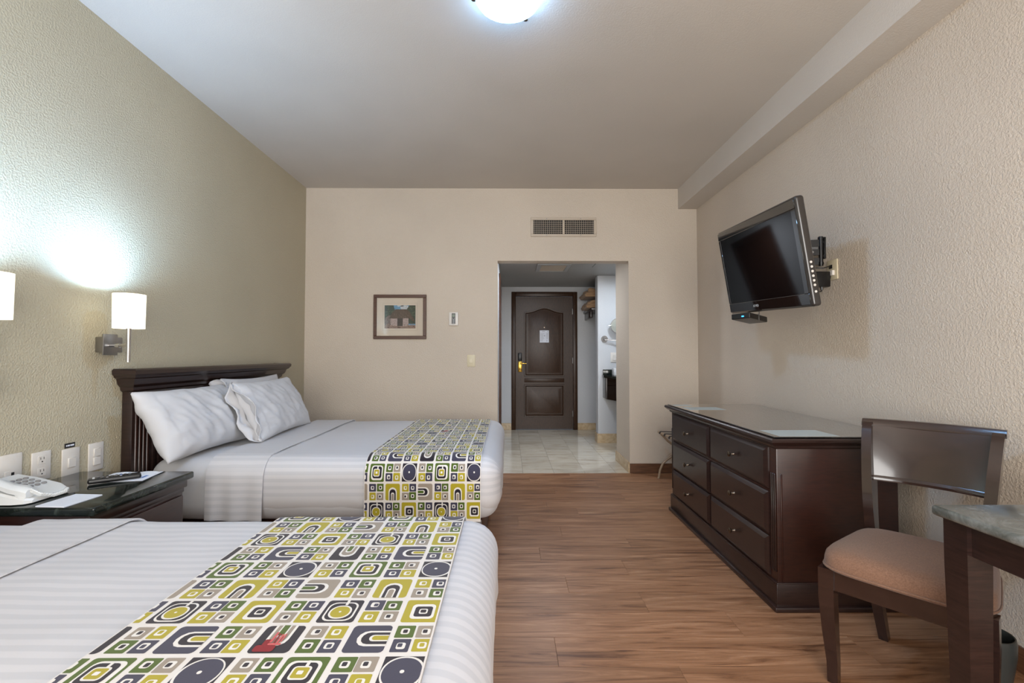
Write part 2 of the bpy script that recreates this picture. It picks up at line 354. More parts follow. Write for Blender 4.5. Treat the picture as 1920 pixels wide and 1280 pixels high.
skirting('baseboard_door_right', 1.086, 2.39, YD-.013, YD, .105, 'beige_marble', 'beige marble baseboard right of the entrance door')
# bathroom door, seen edge on in the left passage wall
d2 = thing('door_2', 'brown bathroom door in the left passage wall seen edge on', 'door', (OX0, 5.9, 0)); d2['kind'] = 'structure'
B().box(0, .016, -.52, -.44, .001, 2.1, .003).box(0, .016, .40, .48, .001, 2.1, .003).box(0, .016, -.44, .40, 2.02, 2.1, .003).obj('door_frame', 'frame_wood', d2)
B().box(0, .006, -.44, .40, .001, 2.02).obj('door_leaf', 'frame_wood', d2)

# entrance door
d1 = thing('door_1', 'dark panelled wooden entrance door at the end of the passage', 'door', (.567, YD, 0)); d1['kind'] = 'structure'
fr = B()
for x0, x1, z0, z1 in ((-.517, -.45, 0.001, 2.16), (.45, .517, 0.001, 2.16), (-.45, .45, 2.09, 2.16)):
    fr.box(x0, x1, -.022, .08, z0, z1, .006)
fr.obj('door_frame', 'door_wood', d1)
B().box(-.449, .449, .03, .07, .006, 2.088).obj('door_leaf', 'door_wood', d1)
def raised(z0, z1, arch, name):
    hw = .313
    def outline(off, y):
        pts = [(-hw+off, z0+off), (hw-off, z0+off)]
        n = 14
        for i in range(n+1):
            t = i/n; x = (hw-off)*(1-2*t); zz = z1-off
            if arch: zz += .075*math.exp(-(x/.16)**2)-.004
            pts.append((x, zz))
        return [Vector((x, y, z)) for x, z in pts]
    pb = B(); pb.ring([outline(-.004, .03), outline(0, .006), outline(.016, .006), outline(.03, .026), outline(.034, .026), outline(.075, .014)]); pb.obj(name, 'door_wood', d1, ang=25)
raised(.833, 1.845, True, 'upper_panel'); raised(.205, .70, False, 'lower_panel')
B().box(-.313, .313, .02, .03, .74, .80, .004).obj('lock_rail', 'door_wood', d1)
B().box(-.415, -.352, .005, .03, 1.075, 1.20, .01).obj('card_reader', 'black_plastic', d1)
lp = B().box(-.413, -.350, .012, .03, .90, 1.066, .004).obj('lock_plate', 'brass', d1)
B().lathe([(.011, .0), (.011, -.05)], (-.383, .014, 1.035), 'Y', 12).tube([(-.383, -.03, 1.035), (-.35, -.036, 1.035), (-.285, -.03, 1.033)], [.011, .01, .011]).obj('door_handle', 'brass', lp)
B().box(-.388, -.378, .0112, .013, .935, .965).obj('keyhole', 'dark_void', lp, smooth=False)
nt_ = B().box(-.072, .072, .0105, .0135, 1.363, 1.555).obj('notice', 'paper', d1, smooth=False)
nb = B().box(-.035, .01, .0098, .0106, 1.535, 1.541).box(.045, .056, .0098, .0106, 1.53, 1.542).box(.038, .046, .0098, .0106, 1.38, 1.40).box(0, .01, .0098, .0106, 1.46, 1.482)
for k in range(11): nb.box(.034, .058, .0098, .0106, 1.42+k*.009, 1.4235+k*.009)
for k in range(10): nb.box(-.058, -.058+random.uniform(.03, .07), .0098, .0106, 1.385+k*.013, 1.388+k*.013)
nb.obj('printed_lines', 'print_grey', nt_, smooth=False)
for z in (.25, 1.08, 1.85):
    B().lathe([(.008, z-.045), (.008, z+.045)], (.444, .004, 0), 'Z', 10).obj('hinge', 'brushed_steel', d1)
B().lathe([(.009, .0), (.009, -.006)], (0, .012, 1.60), 'Y', 12).obj('peephole', 'bronze', d1)

# ------------------------------------------------------------------ beds
BX0, BX1, ZT, ZB, RB = -1.94, -.035, .62, .305, .105     # mattress block
def arc_map(yn, yf, off=0.0):
    """arc length v (0 at the near side top tangent, growing over the near side downwards is v<0) -> (y,z,ny,nz)"""
    top = (yf-yn)-2*RB; q = RB*PI/2; drop = ZT-ZB-2*RB
    def f(v):      # v: 0 = start of flat top at near side, positive goes to the far side, negative goes down the near side
        if v < -q: return yn-off, ZT-RB-(-q-v), -1, 0
        if v < 0: a = -v/RB; return yn+RB-(RB+off)*math.sin(a), ZT-RB+(RB+off)*math.cos(a), -math.sin(a), math.cos(a)
        if v <= top: return yn+RB+v, ZT+off, 0, 1
        if v <= top+q: a = (v-top)/RB; return yf-RB+(RB+off)*math.sin(a), ZT-RB+(RB+off)*math.cos(a), math.sin(a), math.cos(a)
        return yf+off, ZT-RB-(v-top-q), 1, 0
    return f, top, q
def wr(p, s, a): return noise.noise(Vector(p)*s)*a
def bed(yn, which, near):
    yf = yn+1.55; yc = (yn+yf)/2
    t = thing('bed', which['bed'], 'bed', (-1, yc, 0))
    B().box(-.96, .86, -.70, .70, .0, .275, .01).obj('bed_base', 'red_wood', t)
    B().rbox(BX0+1, BX1+.985, -.765, .765, ZB-.03, ZT-.012, RB, (14, 12, 2), lambda p, n: n*(wr(p, 6, .006)+wr(p, 17, .003))).obj('mattress', 'sheet_cotton', t, ang=180)
    hb = B().box(-1.02, -.965, -.80, .80, .02, 1.02, .004).obj('headboard', 'dark_wood', t)
    # crown moulding, profile swept around three sides
    prof = [(0, .975), (.012, .985), (.014, 1.0), (.03, 1.015), (.036, 1.035), (.04, 1.045), (.052, 1.052), (.058, 1.062), (.066, 1.07), (.068, 1.09), (.058, 1.098), (0, 1.099)]
    cm = B()
    cm.ring([[Vector((-1.02, -.80-o, z)) for o, z in prof], [Vector((-.965+o, -.80-o, z)) for o, z in prof], [Vector((-.965+o, .80+o, z)) for o, z in prof], [Vector((-1.02, .80+o, z)) for o, z in prof]])
    cm.obj('crown_moulding', 'dark_wood', hb, ang=25)
    B().box(-.966, -.955, -.62, .62, .45, .86, .004).obj('headboard_panel', 'dark_wood', hb)
    B().box(-.966, -.957, -.66, .66, .90, .925, .003).box(-.966, -.957, -.66, -.635, .4, .90, .003).box(-.966, -.957, .635, .66, .4, .90, .003).obj('panel_moulding', 'dark_wood', hb)
    for sy in (-1, 1):
        for k in range(4):
            y = sy*(.69+k*.027)
            B().lathe([(.009, .1), (.009, .90), (.004, .908)], (-.967, y, 0), 'Z', 12).obj('flute', 'red_wood', hb)
    if which.get('cover') is None: return t
    # striped duvet cover and its turned down top
    cv = B().rbox(-1.45, BX1, yn, yf, ZB, ZT, RB, (34, 30, 3), lambda p, n: n*(wr(p, 4, .006)+wr(p, 13, .0025)+(wr((p.x*2, p.y*20, p.z*3), 1, .004) if p.x > BX1-.1 and p.z < .56 else 0)), True).obj('bed_sheet', 'striped_cotton', t, ang=180, loc=(1, -yc, 0))
    tag(cv, which['cover'])
    fb = B(); f, top, q = arc_map(yn, yf); sh = .05 if near else 0
    lo, hi = -q-.21, top+q+.2; nv, nxs = 110, 30; rings = []
    for i in range(nxs+1):
        x = -1.59+sh+.30*i/nxs; outer = []; inner = []
        for k in range(nv+1):
            v = lo+(hi-lo)*k/nv; y, z, ny, nz = f(v); hang = max(0, -v-.06)*4+max(0, v-top-.06)*2
            xx = x+.010*noise.noise(Vector((v*3, i/nxs*.5, 7)))*(1 if i > nxs/2 else .6)
            e = .0092+.0035*noise.noise(Vector((xx*9, v*3, 1)))+hang*(.010+.022*noise.noise(Vector((xx*11, v*1.4, 4))))*.6+.002*math.exp(-((i/nxs-1)/.12)**2)
            outer.append(Vector((xx, y+ny*e, z+nz*e))); e2 = e-.005-(.004 if 0 < i < nxs else 0); inner.append(Vector((xx, y+ny*e2, z+nz*e2)))
        rings.append(outer+inner[::-1])
    fb.ring(rings)
    uvl = fb.bm.loops.layers.uv.verify()
    for fc in fb.bm.faces:
        for lp in fc.loops: lp[uvl].uv = (lp.vert.co.x, lp.vert.co.y-yc if lp.vert.co.z > ZT-.05 else lp.vert.co.z)
    fb.obj('turned_down_fold', 'striped_cotton', cv, ang=60)
    return t

def runner(yn, label, seed):
    rnd = random.Random(seed); yf = yn+1.55
    u0, u1 = -.757, -.145
    f, top, q = arc_map(yn, yf)
    v0, v1 = -q-.22, top+q+.16
    def place(u, v, off):
        y, z, ny, nz = f(v); e = off+.0125
        return Vector((u, y+ny*e, z+nz*e))
    def strip(bm, du=.03):      # cut a flat (u,v,layer) sheet along v then wrap it over the bed
        v = math.ceil(v0/.03)*.03
        vs = []
        k = -q
        while k < 0: vs.append(k); k += q/22
        k = top
        while k < top+q: vs.append(k); k += q/14
        k = .0
        while k < top: vs.append(k); k += .08
        for c in vs:
            bmesh.ops.bisect_plane(bm, geom=list(bm.verts)+list(bm.edges)+list(bm.faces), plane_co=(0, c, 0), plane_no=(0, 1, 0))
        for vt in bm.verts: vt.co = place(vt.co.x, vt.co.y, vt.co.z)
    base = B(); base.box(u0, u1, v0, v1, -.003, 0)
    strip(base.bm); rn = base.obj('bed_runner', 'runner_cream', ang=60); tag(rn, label, 'bed runner')
    # printed cells
    P = B(); names = ['navy', 'ink', 'mustard', 'olive', 'taupe', 'cream', 'red', 'pink']; idx = {n: i for i, n in enumerate(names)}
    CX, CV = .0853, .0972; ux = -.7345
    def poly(pts, cx, cv, col, lay, rot=0):
        out = []
        for x, y in pts:
            for _ in range(rot): x, y = -y, x
            X = cx+x*CX; V = cv+y*CV
            out.append((min(max(X, u0+.003), u1-.003), min(max(V, v0+.003), v1-.003)))
        if max(a for a, _ in out)-min(a for a, _ in out) < .002 or max(a for _, a in out)-min(a for _, a in out) < .002: return
        cl = []
        for a in out:
            if not cl or (abs(a[0]-cl[-1][0])+abs(a[1]-cl[-1][1])) > 2e-4: cl.append(a)
        if len(cl) > 2 and abs(cl[0][0]-cl[-1][0])+abs(cl[0][1]-cl[-1][1]) < 2e-4: cl.pop()
        if len(cl) < 3: return
        fc = P.bm.faces.new([P.bm.verts.new((a, b_, .0003+.0003*lay)) for a, b_ in cl]); fc.material_index = idx[col]
    j = lambda s=.02: rnd.uniform(-s, s)
    def tun(hw, y0, ytop, r):   # tunnel from the open edge (y0 = .44 side) inwards
        pts = [(-hw, y0), (hw, y0)]
        for i in range(7):
            a = PI*i/6; pts.append((hw*math.cos(a), ytop-r+r*math.sin(a)) if False else (hw*math.cos(a), ytop+(hw*.9)*math.sin(a)))
        return pts
    def block(cx, cv, kind):
        s = .445; p = lambda pts, col, lay, rot=0: poly(pts, cx, cv, col, lay, rot)
        if kind == 'A':
            p(rr(j(), j(), s, s, .07), 'olive', 0); p(rr(j(), j(), .35, .35, .15), 'cream', 1); p(rr(j(), j(), .28, .28, .12), 'ink', 2)
            p(rr(.04, .24, .035, .09, .02), 'cream', 3); p(rr(-.01, -.01, .19, .18, .08), 'cream', 4); p(rr(-.01, -.01, .15, .14, .05), 'mustard', 5); p(rr(-.01, -.01, .06, .05, .02), 'cream', 6)
        elif kind == 'B':
            p(rr(0, 0, s, s, .02), 'ink', 0); p(rr(j(.01), j(.01), .435, .43, .40, 8), 'cream', 1); p(rr(0, 0, .395, .39, .37, 8), 'navy', 2); p(rr(j(), j(), .045, .045, .04), 'cream', 3)
        elif kind == 'E':
            p(rr(0, 0, s, s, .08), 'ink', 0); p(rr(0, -.02, .37, .37, .2), 'cream', 1); p(rr(0, -.02, .325, .325, .17), 'ink', 2); p(rr(.05, .33, .035, .11, .02), 'cream', 3)
            p(rr(.0, -.06, .27, .26, .24, 6), 'cream', 4); p(rr(0, -.06, .225, .215, .2, 6), 'mustard', 5); p(rr(0, -.06, .03, .03, .025), 'cream', 6)
        elif kind == 'F':
            p(rr(0, 0, s, s, .07), 'mustard', 0); p(rr(.02, -.03, .29, .29, .11), 'cream', 1); p(rr(.03, -.04, .215, .2, .07), 'ink', 2); p(rr(.03, -.04, .105, .1, .05), 'cream', 3); p(rr(.03, -.04, .07, .06, .03), 'ink', 4)
        else:
            a, b_, c, rot = {'C': ('mustard', 'ink', 'taupe', 2), 'D': ('taupe', 'ink', 'olive', 1), 'G': ('navy', 'ink', 'mustard', 3), 'H': ('ink', 'taupe', 'olive', 0)}[kind]
            # open edge is +y before rotation
            p(rr(0, 0, s, s, .1), a, 0, rot)
            for hw, d_, col, lay in ((.25, -.02, 'cream', 1), (.19, .02, b_, 2), (.105, .12, 'cream', 3), (.07, .15, c, 4)):
                pts = [(-hw, .447), (hw, .447)]+[(hw*math.cos(-PI*i/6), d_+hw*.9*math.sin(-PI*i/6)) for i in range(7)]
                pts = pts[:1][::-1]+pts[1:]
                p(pts, col, lay, rot)
    QC = {(0, 1): ('olive', 'taupe', 'navy', 'mustard'), (0, 3): ('taupe', 'olive', 'mustard', 'navy'), (1, 0): ('navy', 'olive', 'mustard', 'taupe'), (1, 2): ('mustard', 'navy', 'taupe', 'olive'),
          (2, 1): ('navy', 'olive', 'mustard', 'taupe'), (2, 3): ('olive', 'navy', 'taupe', 'mustard'), (3, 0): ('taupe', 'mustard', 'olive', 'navy'), (3, 2): ('olive', 'taupe', 'navy', 'mustard')}
    BIG = {(0, 0): 'A', (0, 2): 'B', (1, 1): 'C', (1, 3): 'D', (2, 0): 'E', (2, 2): 'F', (3, 1): 'G', (3, 3): 'H'}
    vr0 = (which_anchor(yn)-yn-RB) if yn < 1 else -q-(ZT-RB-.548)
    best = None
    for row in range(-40, 41):
        cv = vr0-row*CV
        if cv < v0-CV/2 or cv > v1+CV/2: continue
        for col in range(-1, 8):
            cx = ux+CX*(col+.5); key = (row % 4, col % 4)
            if key in BIG:
                block(cx, cv, BIG[key])
                if col == 3 and BIG[key] == 'H':
                    d_ = abs(place(cx, cv, 0).y-(yn+.775))
                    if best is None or d_ < best[0]: best = (d_, cx, cv)
            else:
                for (sx, sy), cl in zip(((-1, 1), (1, 1), (-1, -1), (1, -1)), QC[key]):
                    ox, oy = sx*.228+j(.012), sy*.228+j(.012)
                    poly(rr(ox, oy, .205+j(.01), .205+j(.01), .03), cx, cv, cl, 0); poly(rr(ox+j(.02), oy+j(.02), .098, .10, .05), cx, cv, 'cream', 1)
                    poly(rr(ox+j(.015), oy, .052, .058, .025), cx, cv, 'ink' if cl in ('taupe', 'olive') else cl, 2)
    if best:        # red and pink patches on the middle motif
        _, cx, cv = best
        for k, (x, y, hw, hh, c) in enumerate(((-.12, -.33, .22, .1, 'red'), (-.16, -.18, .07, .13, 'red'), (-.08, .02, .028, .17, 'pink'), (.0, -.06, .02, .2, 'red'), (.07, -.03, .024, .15, 'pink'), (.03, -.2, .14, .03, 'pink'), (.13, .0, .018, .13, 'pink'))):
            poly(rr(x, y, hw, hh, min(hw, hh)*.6), cx, cv, c, 7+k*.1)
    strip(P.bm)
    P.obj('printed_pattern', ['print_'+n for n in names], rn, smooth=False)
def which_anchor(yn): return .82
far_n, near_n = 2.53, .13
bed(far_n, dict(bed='bed standing beside the back wall with dark fluted headboard and pillows', cover='white striped sheet spread over the far bed next to the back wall'), False)
bed(near_n, dict(bed='bed in the foreground nearest the viewer', cover='white striped sheet spread over the foreground bed'), True)
runner(far_n, 'retro patterned runner across the foot of the far bed, hanging down its near side', 3)
runner(near_n, 'retro patterned runner across the foreground bed with a red mark on one motif', 5)

def pillow(label, loc, rot, w, h, t, seed, flange=0, open_end=None):
    """w along local x, h along local z, t thick along local y; bottom edge at z=0"""
    o = thing('pillow', label, 'pillow', loc, rot=rot, group=None)
    nx, nz = 76, 48; b = B(); G = {}
    for side in (-1, 1):
        for i in range(nx+1):
            for k in range(nz+1):
                if side == 1 and (i in (0, nx) or k in (0, nz)): continue
                u, v = 2*i/nx-1, 2*k/nz-1
                pin = 1-.07*(abs(u)**2)*(1-abs(v)**3) ; pin2 = 1-.09*(abs(v)**2)*(1-abs(u)**3)
                x = u*w/2*(1-.05*(1-v*v)*abs(u)**6); z = v*h/2*(1-.09*(1-u*u)*abs(v)**4)
                fu = max(0, 1-abs(u)**3.2); fv = max(0, 1-abs(v)**2.6)
                th = t/2*(fu*fv)**.55
                q = Vector((u*3+seed, v*2.2, side*2.0))
                th *= 1+.16*noise.noise(q)
                th += fu*fv*(.010*noise.noise(Vector((u*9+v*3+seed, v*2.5, side)))+.004*noise.noise(Vector((u*5, v*16+seed, side)))+.0010*noise.noise(Vector((u*26+v*9, v*6+seed, side))))
                ed_ = min(1, max(0, (abs(u)-.55)/.3)); th += fu*fv*ed_*.006*noise.noise(Vector((u*4, v*13+seed*2, side)))
                if u*(open_end[0] if open_end else -1) > .80: th += .0035*min(1, fu*fv*4)
                e = (1-fu*fv)
                y = side*th+e*(.014*noise.noise(Vector((u*4+seed*3, v*4, 0))))
                z -= .02*(1-v)/2*0
                G[side, i, k] = b.bm.verts.new((x, y, z+h/2))
    g = lambda s, i, k: G.get((s, i, k)) or G[-1, i, k]
    for s in (-1, 1):
        for i in range(nx):
            for k in range(nz):
                b.bm.faces.new((g(s, i, k), g(s, i+1, k), g(s, i+1, k+1), g(s, i, k+1)))
    b.obj('cushion', 'pillow_cotton', o, ang=180)
    if open_end:       # loose open end of the pillow case
        f = B(); n1, n2 = 34, 8; ln = open_end[1]; sg = open_end[0]
        R = []
        for a in range(n2+1):
            q = a/n2; ringp = []
            for k in range(n1):
                an = 2*PI*k/n1; zz = math.sin(an); yy = math.cos(an)
                amp = .02+.05*q
                x = sg*(w/2*.90+ln*q*(1+.25*noise.noise(Vector((zz*2.5+seed, yy*2, 3)))))
                y = yy*(t*.20+.025*q)+amp*noise.noise(Vector((zz*3+seed, q*1.5, yy)))
                z = h/2+zz*h/2*(.86+.12*q)
                ringp.append(Vector((x, y, z)))
            R.append(ringp)
        f.ring(R, cap=False)
        fo = f.obj('pillow_case_opening', 'pillow_cotton', o, ang=180)
        md = fo.modifiers.new('t', 'SOLIDIFY'); md.thickness = .003
    return o
# local x runs along the wall (world +Y -> rotate about Z by 90 deg; local y then points to -X)
pillow('plump white pillow leaning on the left end of the headboard', (-1.70, 2.795, .622), (math.radians(-29), 0, PI/2), .79, .41, .19, 1.7)
pillow('white pillow mostly hidden behind the other, against the right of the headboard', (-1.82, 3.525, .622), (math.radians(-11), 0, PI/2), .76, .40, .13, 5.2, open_end=(-1, .07))
pillow('front white pillow with a loose ruffled case end lying on the striped sheet', (-1.545, 3.375, .628), (math.radians(-27), 0, PI/2+math.radians(3)), .84, .415, .16, 9.1, open_end=(-1, .075))

# ------------------------------------------------------------------ nightstand and what is on it
ns = thing('nightstand', 'dark wood nightstand with green marble top between the beds', 'nightstand', (-1.76, 2.005, 0))
B().box(-.262, .235, -.25, .25, 0, .588, .004).obj('cabinet', 'red_wood', ns)
tp = B().box(-.263, .272, -.272, .275, .588, .62, .008, 3).obj('marble_top', 'green_marble', ns)
B().box(.235, .25, -.262, .262, .55, .588, .006).box(.235, .243, -.25, .25, .53, .55, .004).obj('top_moulding', 'dark_wood', ns)
for z0, z1 in ((.30, .52), (.06, .28)):
    dr = B().box(.235, .25, -.235, .235, z0, z1, .006).obj('drawer', 'red_wood', ns)
    B().lathe([(.006, 0), (.006, .015), (.014, .02), (.012, .028)], (.25, 0, (z0+z1)/2), 'X', 12).obj('knob', 'bronze', dr)
ZN = .6205
ph = thing('telephone', 'white corded desk telephone on the nightstand', 'telephone', (-1.875, 1.852, ZN))
b = B()
sec = lambda x, y0, y1, z: [Vector((x, y0, .004)), Vector((x, y1, .004)), Vector((x, y1, z-.006)), Vector((x, y1-.008, z)), Vector((x, y0+.008, z)), Vector((x, y0, z-.006))]
b.ring([sec(-.115, -.09, .09, .062), sec(-.10, -.098, .098, .07), sec(-.02, -.1, .1, .056), sec(.07, -.1, .1, .034), sec(.105, -.09, .085, .024), sec(.118, -.07, .06, .018)])
b.obj('phone_base', 'phone_plastic', ph, ang=30)
b = B(); hp = [(-.105, .088), (-.09, .1), (-.05, .094), (0, .082), (.05, .066), (.09, .06), (.11, .05)]
b.ring([[Vector((x+.0, -.068+dy*wd, z-.013+dz)) for dy, dz in ((-1, -.010), (1, -.010), (1.06, .006), (.6, .016), (-.6, .016), (-1.06, .006))] for (x, z), wd in zip(hp, (.018, .026, .024, .019, .023, .027, .018))])
b.lathe([(.026, .045), (.026, .075)], (-.078, -.068, 0), 'Z', 14).lathe([(.025, .024), (.025, .05)], (.085, -.068, 0), 'Z', 14)
b.obj('handset', 'phone_plastic', ph, ang=45)
for i in range(4):
    for k in range(3):
        x, y = -.035+i*.024, .005+k*.026
        B().lathe([(.0085, 0), (.0085, .004), (.006, .0055)], (x, y, .0562-(x+.02)*.2445), 'Z', 10).obj('key', 'button_grey', ph)
pts = [(.112, -.07, .05), (.125, -.05, .03), (.13, 0, .012), (.128, .05, .012), (.10, .088, .012)]
coil = []
for i in range(240):
    s = i/239*(len(pts)-1); a = min(int(s), len(pts)-2); p = Vector(pts[a]).lerp(Vector(pts[a+1]), s-a)
    an = i*1.35; coil.append(p+Vector((.006*math.cos(an), .002*math.cos(an), .006*math.sin(an))))
B().tube(coil, .0018, 5).obj('coiled_cord', 'phone_plastic', ph)
pts = [(-.02, -.098, .03), (-.01, -.11, .034), (-.03, -.122, .02), (-.06, -.127, .008), (-.12, -.127, .006)]
B().tube(pts, [.003, .004, .006, .006, .005], 8).obj('line_cord', 'phone_plastic', ph)
nt1 = thing('notepad', 'white notepad in front of the telephone', 'notepad', (-1.648, 1.815, ZN), math.radians(-4))
B().box(-.055, .055, -.075, .075, 0, .003).box(-.054, .056, -.076, .073, .003, .0045).obj('sheets', 'paper', nt1, smooth=False)
nt2 = thing('paper_leaflet', 'creased white leaflet with blue print under the remote control', 'paper', (-1.712, 2.165, ZN), math.radians(8))
b = B(); nx = 12
b.ring([[Vector((-.105+.21*i/nx, -.08, .0004)), Vector((-.105+.21*i/nx, .08, .0006+.012*abs(math.sin(i*.55))*.4)), Vector((-.105+.21*i/nx, .08, .0014+.012*abs(math.sin(i*.55))*.4)), Vector((-.105+.21*i/nx, -.08, .0012))] for i in range(nx+1)])
b.obj('sheet', 'paper', nt2, smooth=False)
b = B()
for i in range(7): b.box(-.05+i*.02, -.037+i*.02, -.03+random.uniform(-.01, .01), -.015+.004*i, .0030, .0034)
b.obj('blue_print', 'print_blue', nt2, smooth=False)
rc = thing('remote_control', 'black remote control lying on the leaflet on the nightstand', 'remote control', (-1.71, 2.094, ZN+.004), math.radians(39))
B().rbox(-.09, .09, -.023, .023, 0, .02, .008, (8, 3, 1)).obj('remote_body', 'black_plastic', rc, ang=180)
for i in range(9):
    for k in range(3):
        B().box(-.075+i*.015, -.066+i*.015, -.015+k*.012, -.008+k*.012, .0195, .0225, .001, 1).obj('button', 'light_grey_metal' if i == 0 else ('print_blue' if (i, k) == (6, 1) else 'button_grey' if (i+k) % 3 == 0 else 'black_plastic'), rc)

# wall plates above the nightstand
def plate(name, label, cat, loc, rz, kind, m='white_plastic', w=.085, h=.125):
    o = thing(name, label, cat, loc, rz)     # local: faces -y, x right
    B().box(-w/2, w/2, -.008, 0, -h/2, h/2, .004, 2).obj('cover_plate', m, o)
    if kind == 'outlet':
        for s in (-.026, .026):
            sk = B().box(-.018, .018, -.0095, -.007, s-.018, s+.018, .001, 1).obj('socket', m, o)
            B().box(-.008, -.006, -.0101, -.009, s+.002, s+.012).box(.006, .008, -.0101, -.009, s+.002, s+.012).lathe([(.003, -.0101), (.003, -.009)], (0, 0, s-.007), 'Y', 8).obj('slot', 'dark_void', sk, smooth=False)
    elif kind == 'single':
        B().box(-.019, .019, -.014, -.007, -.022, .022, .002, 1).obj('rocker', m, o)
    elif kind == 'double':
        for s in (-.021, .021): B().box(-.019, .019, -.014, -.007, s-.0195, s+.0195, .002, 1).obj('rocker', m, o)
    elif kind == 'jack':
        B().box(-.02, .02, -.0095, -.007, -.05, -.005, .001, 1).obj('jack', m, o); B().box(.004, .016, -.0101, -.009, -.03, -.012).obj('jack_hole', 'dark_void', o, smooth=False)
    return o
L = XL
plate('phone_jack', 'white wall plate with a small dark jack behind the telephone', 'wall plate', (L, 1.95, .705), PI/2, 'jack', w=.1)
plate('power_outlet', 'white double socket outlet on the green wall behind the telephone', 'outlet', (L, 2.082, .69), PI/2, 'outlet')
plate('light_switch', 'white single switch on the green wall under the small black label', 'switch', (L, 2.221, .674), PI/2, 'single', w=.088, h=.132)
plate('light_switch', 'white two-rocker switch on the green wall next to the headboard', 'switch', (L, 2.355, .673), PI/2, 'double', h=.135)
lb = thing('label_plate', 'small black sticker with white text above a wall switch', 'label', (L, 2.219, .753), PI/2)
B().box(-.026, .026, -.0015, 0, -.011, .011).obj('plate', 'dark_label', lb, smooth=False)
b = B()
for k, x0 in enumerate((-.019, -.012, -.006, .001, .006, .011, .016)): b.box(x0, x0+.0045, -.002, -.0014, -.0035, .0035)
b.obj('lettering', 'paper', lb, smooth=False)

# sconces
def sconce(label, y):
    o = thing('wall_sconce', label, 'lamp', (XL, y, 1.22), 0, 'bedside wall sconces')
    B().box(0, .05, -.02, .085, -.038, .038, .003).box(.05, .058, -.04, .045, -.052, .052, .002).obj('back_plate', 'brushed_steel', o)
    B().tube([(.055, 0, -.004), (.11, -.01, -.004), (.175, -.03, -.004)], .0085).lathe([(.011, -.008), (.011, .012)], (.10, -.008, -.004), 'X', 12).obj('arm', 'chrome', o)
    B().lathe([(.009, -.085), (.0095, 0), (.012, .09)], (.175, -.035, 0), 'Z', 16).obj('stem', 'chrome', o)
    n = 40; pr = []
    def ring_at(z, s): return [Vector((.175+s*.060*math.copysign(abs(math.cos(a))**.8, math.cos(a)), -.035+s*.064*math.copysign(abs(math.sin(a))**.8, math.sin(a)), z)) for a in [2*PI*i/n for i in range(n)]]
    b = B(); b.ring([ring_at(.078, .97), ring_at(.245, 1.0), ring_at(.245, .97), ring_at(.078, .94)], closed=True)
    sh = b.obj('lamp_shade', 'glow_shade', o, ang=50)
    b = B(); b.ring([ring_at(.082, .94), ring_at(.085, .94)]); b.obj('diffuser', 'shade_inner', sh)
    B().lathe([(.004, .09), (.016, .10), (.018, .15), (.01, .175), (.001, .18)], (.175, -.035, 0), 'Z', 12).obj('bulb', 'bulb_glow', o)
    l = bpy.data.lights.new('sconce_bulb', 'AREA'); l.shape = 'DISK'; l.size = .09; l.energy = SCONCE_W; l.color = (.36, .62, 1)
    lo = bpy.data.objects.new('sconce_bulb', l); C.objects.link(lo); lo.location = (XL+.175, y-.035, 1.22+.225); lo.rotation_euler = (PI, 0, 0)
sconce('lit white drum shade wall sconce above the far bed headboard', 2.36)
sconce('lit white drum shade wall sconce cut off at the left edge of the picture', 1.73)

# ceiling lamp
cl = thing('ceiling_lamp', 'round frosted glass dome lamp glowing on the ceiling', 'lamp', (.0, 2.145, ZC))
B().lathe([(.135, -.02), (.135, 0)], seg=40).obj('lamp_base', 'brushed_steel', cl)
B().lathe([(.146, -.012), (.153, -.016), (.153, -.026), (.14, -.044), (.11, -.060), (.06, -.070), (.001, -.073)], seg=48).obj('glass_dome', 'dome_glow', cl, ang=60)
for a in (-62, 58, 178):
    a = math.radians(a); B().lathe([(.004, 0), (.011, .004), (.011, .016), (.004, .02)], (math.cos(a)*.160, math.sin(a)*.160, -.036), 'Z', 10).obj('clip_knob', 'bronze', cl)

# ------------------------------------------------------------------ back wall items
pf = thing('framed_picture', 'brown framed photograph of a thatched hut on the back wall', 'picture', (-1.076, YB, 1.547))
w2, h2 = .262, .221
fb = B()
for x0, x1, z0, z1 in ((-w2, w2, h2-.032, h2), (-w2, w2, -h2, -h2+.032), (-w2, -w2+.032, -h2+.032, h2-.032), (w2-.032, w2, -h2+.032, h2-.032)): fb.box(x0, x1, -.022, 0, z0, z1, .003, 1)
fb.obj('frame', 'frame_wood', pf)
mb = B().box(-w2+.03, w2-.03, -.008, -.001, -h2+.03, h2-.03).obj('mat_board', 'mat_board', pf, smooth=False)
b = B()
for x0, x1, z0, z1 in ((-.172, .172, .136, .1375), (-.172, .172, -.1375, -.136), (-.172, -.1705, -.136, .136), (.1705, .172, -.136, .136)): b.box(x0, x1, -.0086, -.0078, z0, z1)
b.obj('ruled_line', 'mat_line', mb, smooth=False)
# the print: flat shapes of sky, trees, thatched roof, pale walls, doorway, ground
for n, c in dict(sky=(96, 140, 166), cloud=(178, 182, 184), tree=(48, 62, 54), roof=(76, 62, 54), roof_light=(108, 94, 86), hut=(158, 140, 134), doorway=(48, 42, 44), soil=(128, 106, 96), stone=(150, 122, 108), leaf=(66, 84, 66)).items():
    fabric('picture_'+n, c, 130, 0, var=.35)
PN = ['sky', 'cloud', 'tree', 'roof', 'roof_light', 'hut', 'doorway', 'soil', 'stone', 'leaf']
pb = B()
def pp(pts, c, lay):
    fc = pb.bm.faces.new([pb.bm.verts.new((x*.153, -.0088-.0002*lay, z*.115)) for x, z in pts]); fc.material_index = PN.index('leaf' if c is None else c)
pp([(-1, -1), (1, -1), (1, 1), (-1, 1)], 'sky', 0); pp(rr(.28, .82, .26, .17, .12), 'cloud', 1); pp(rr(.02, .95, .2, .05, .04), 'cloud', 1)
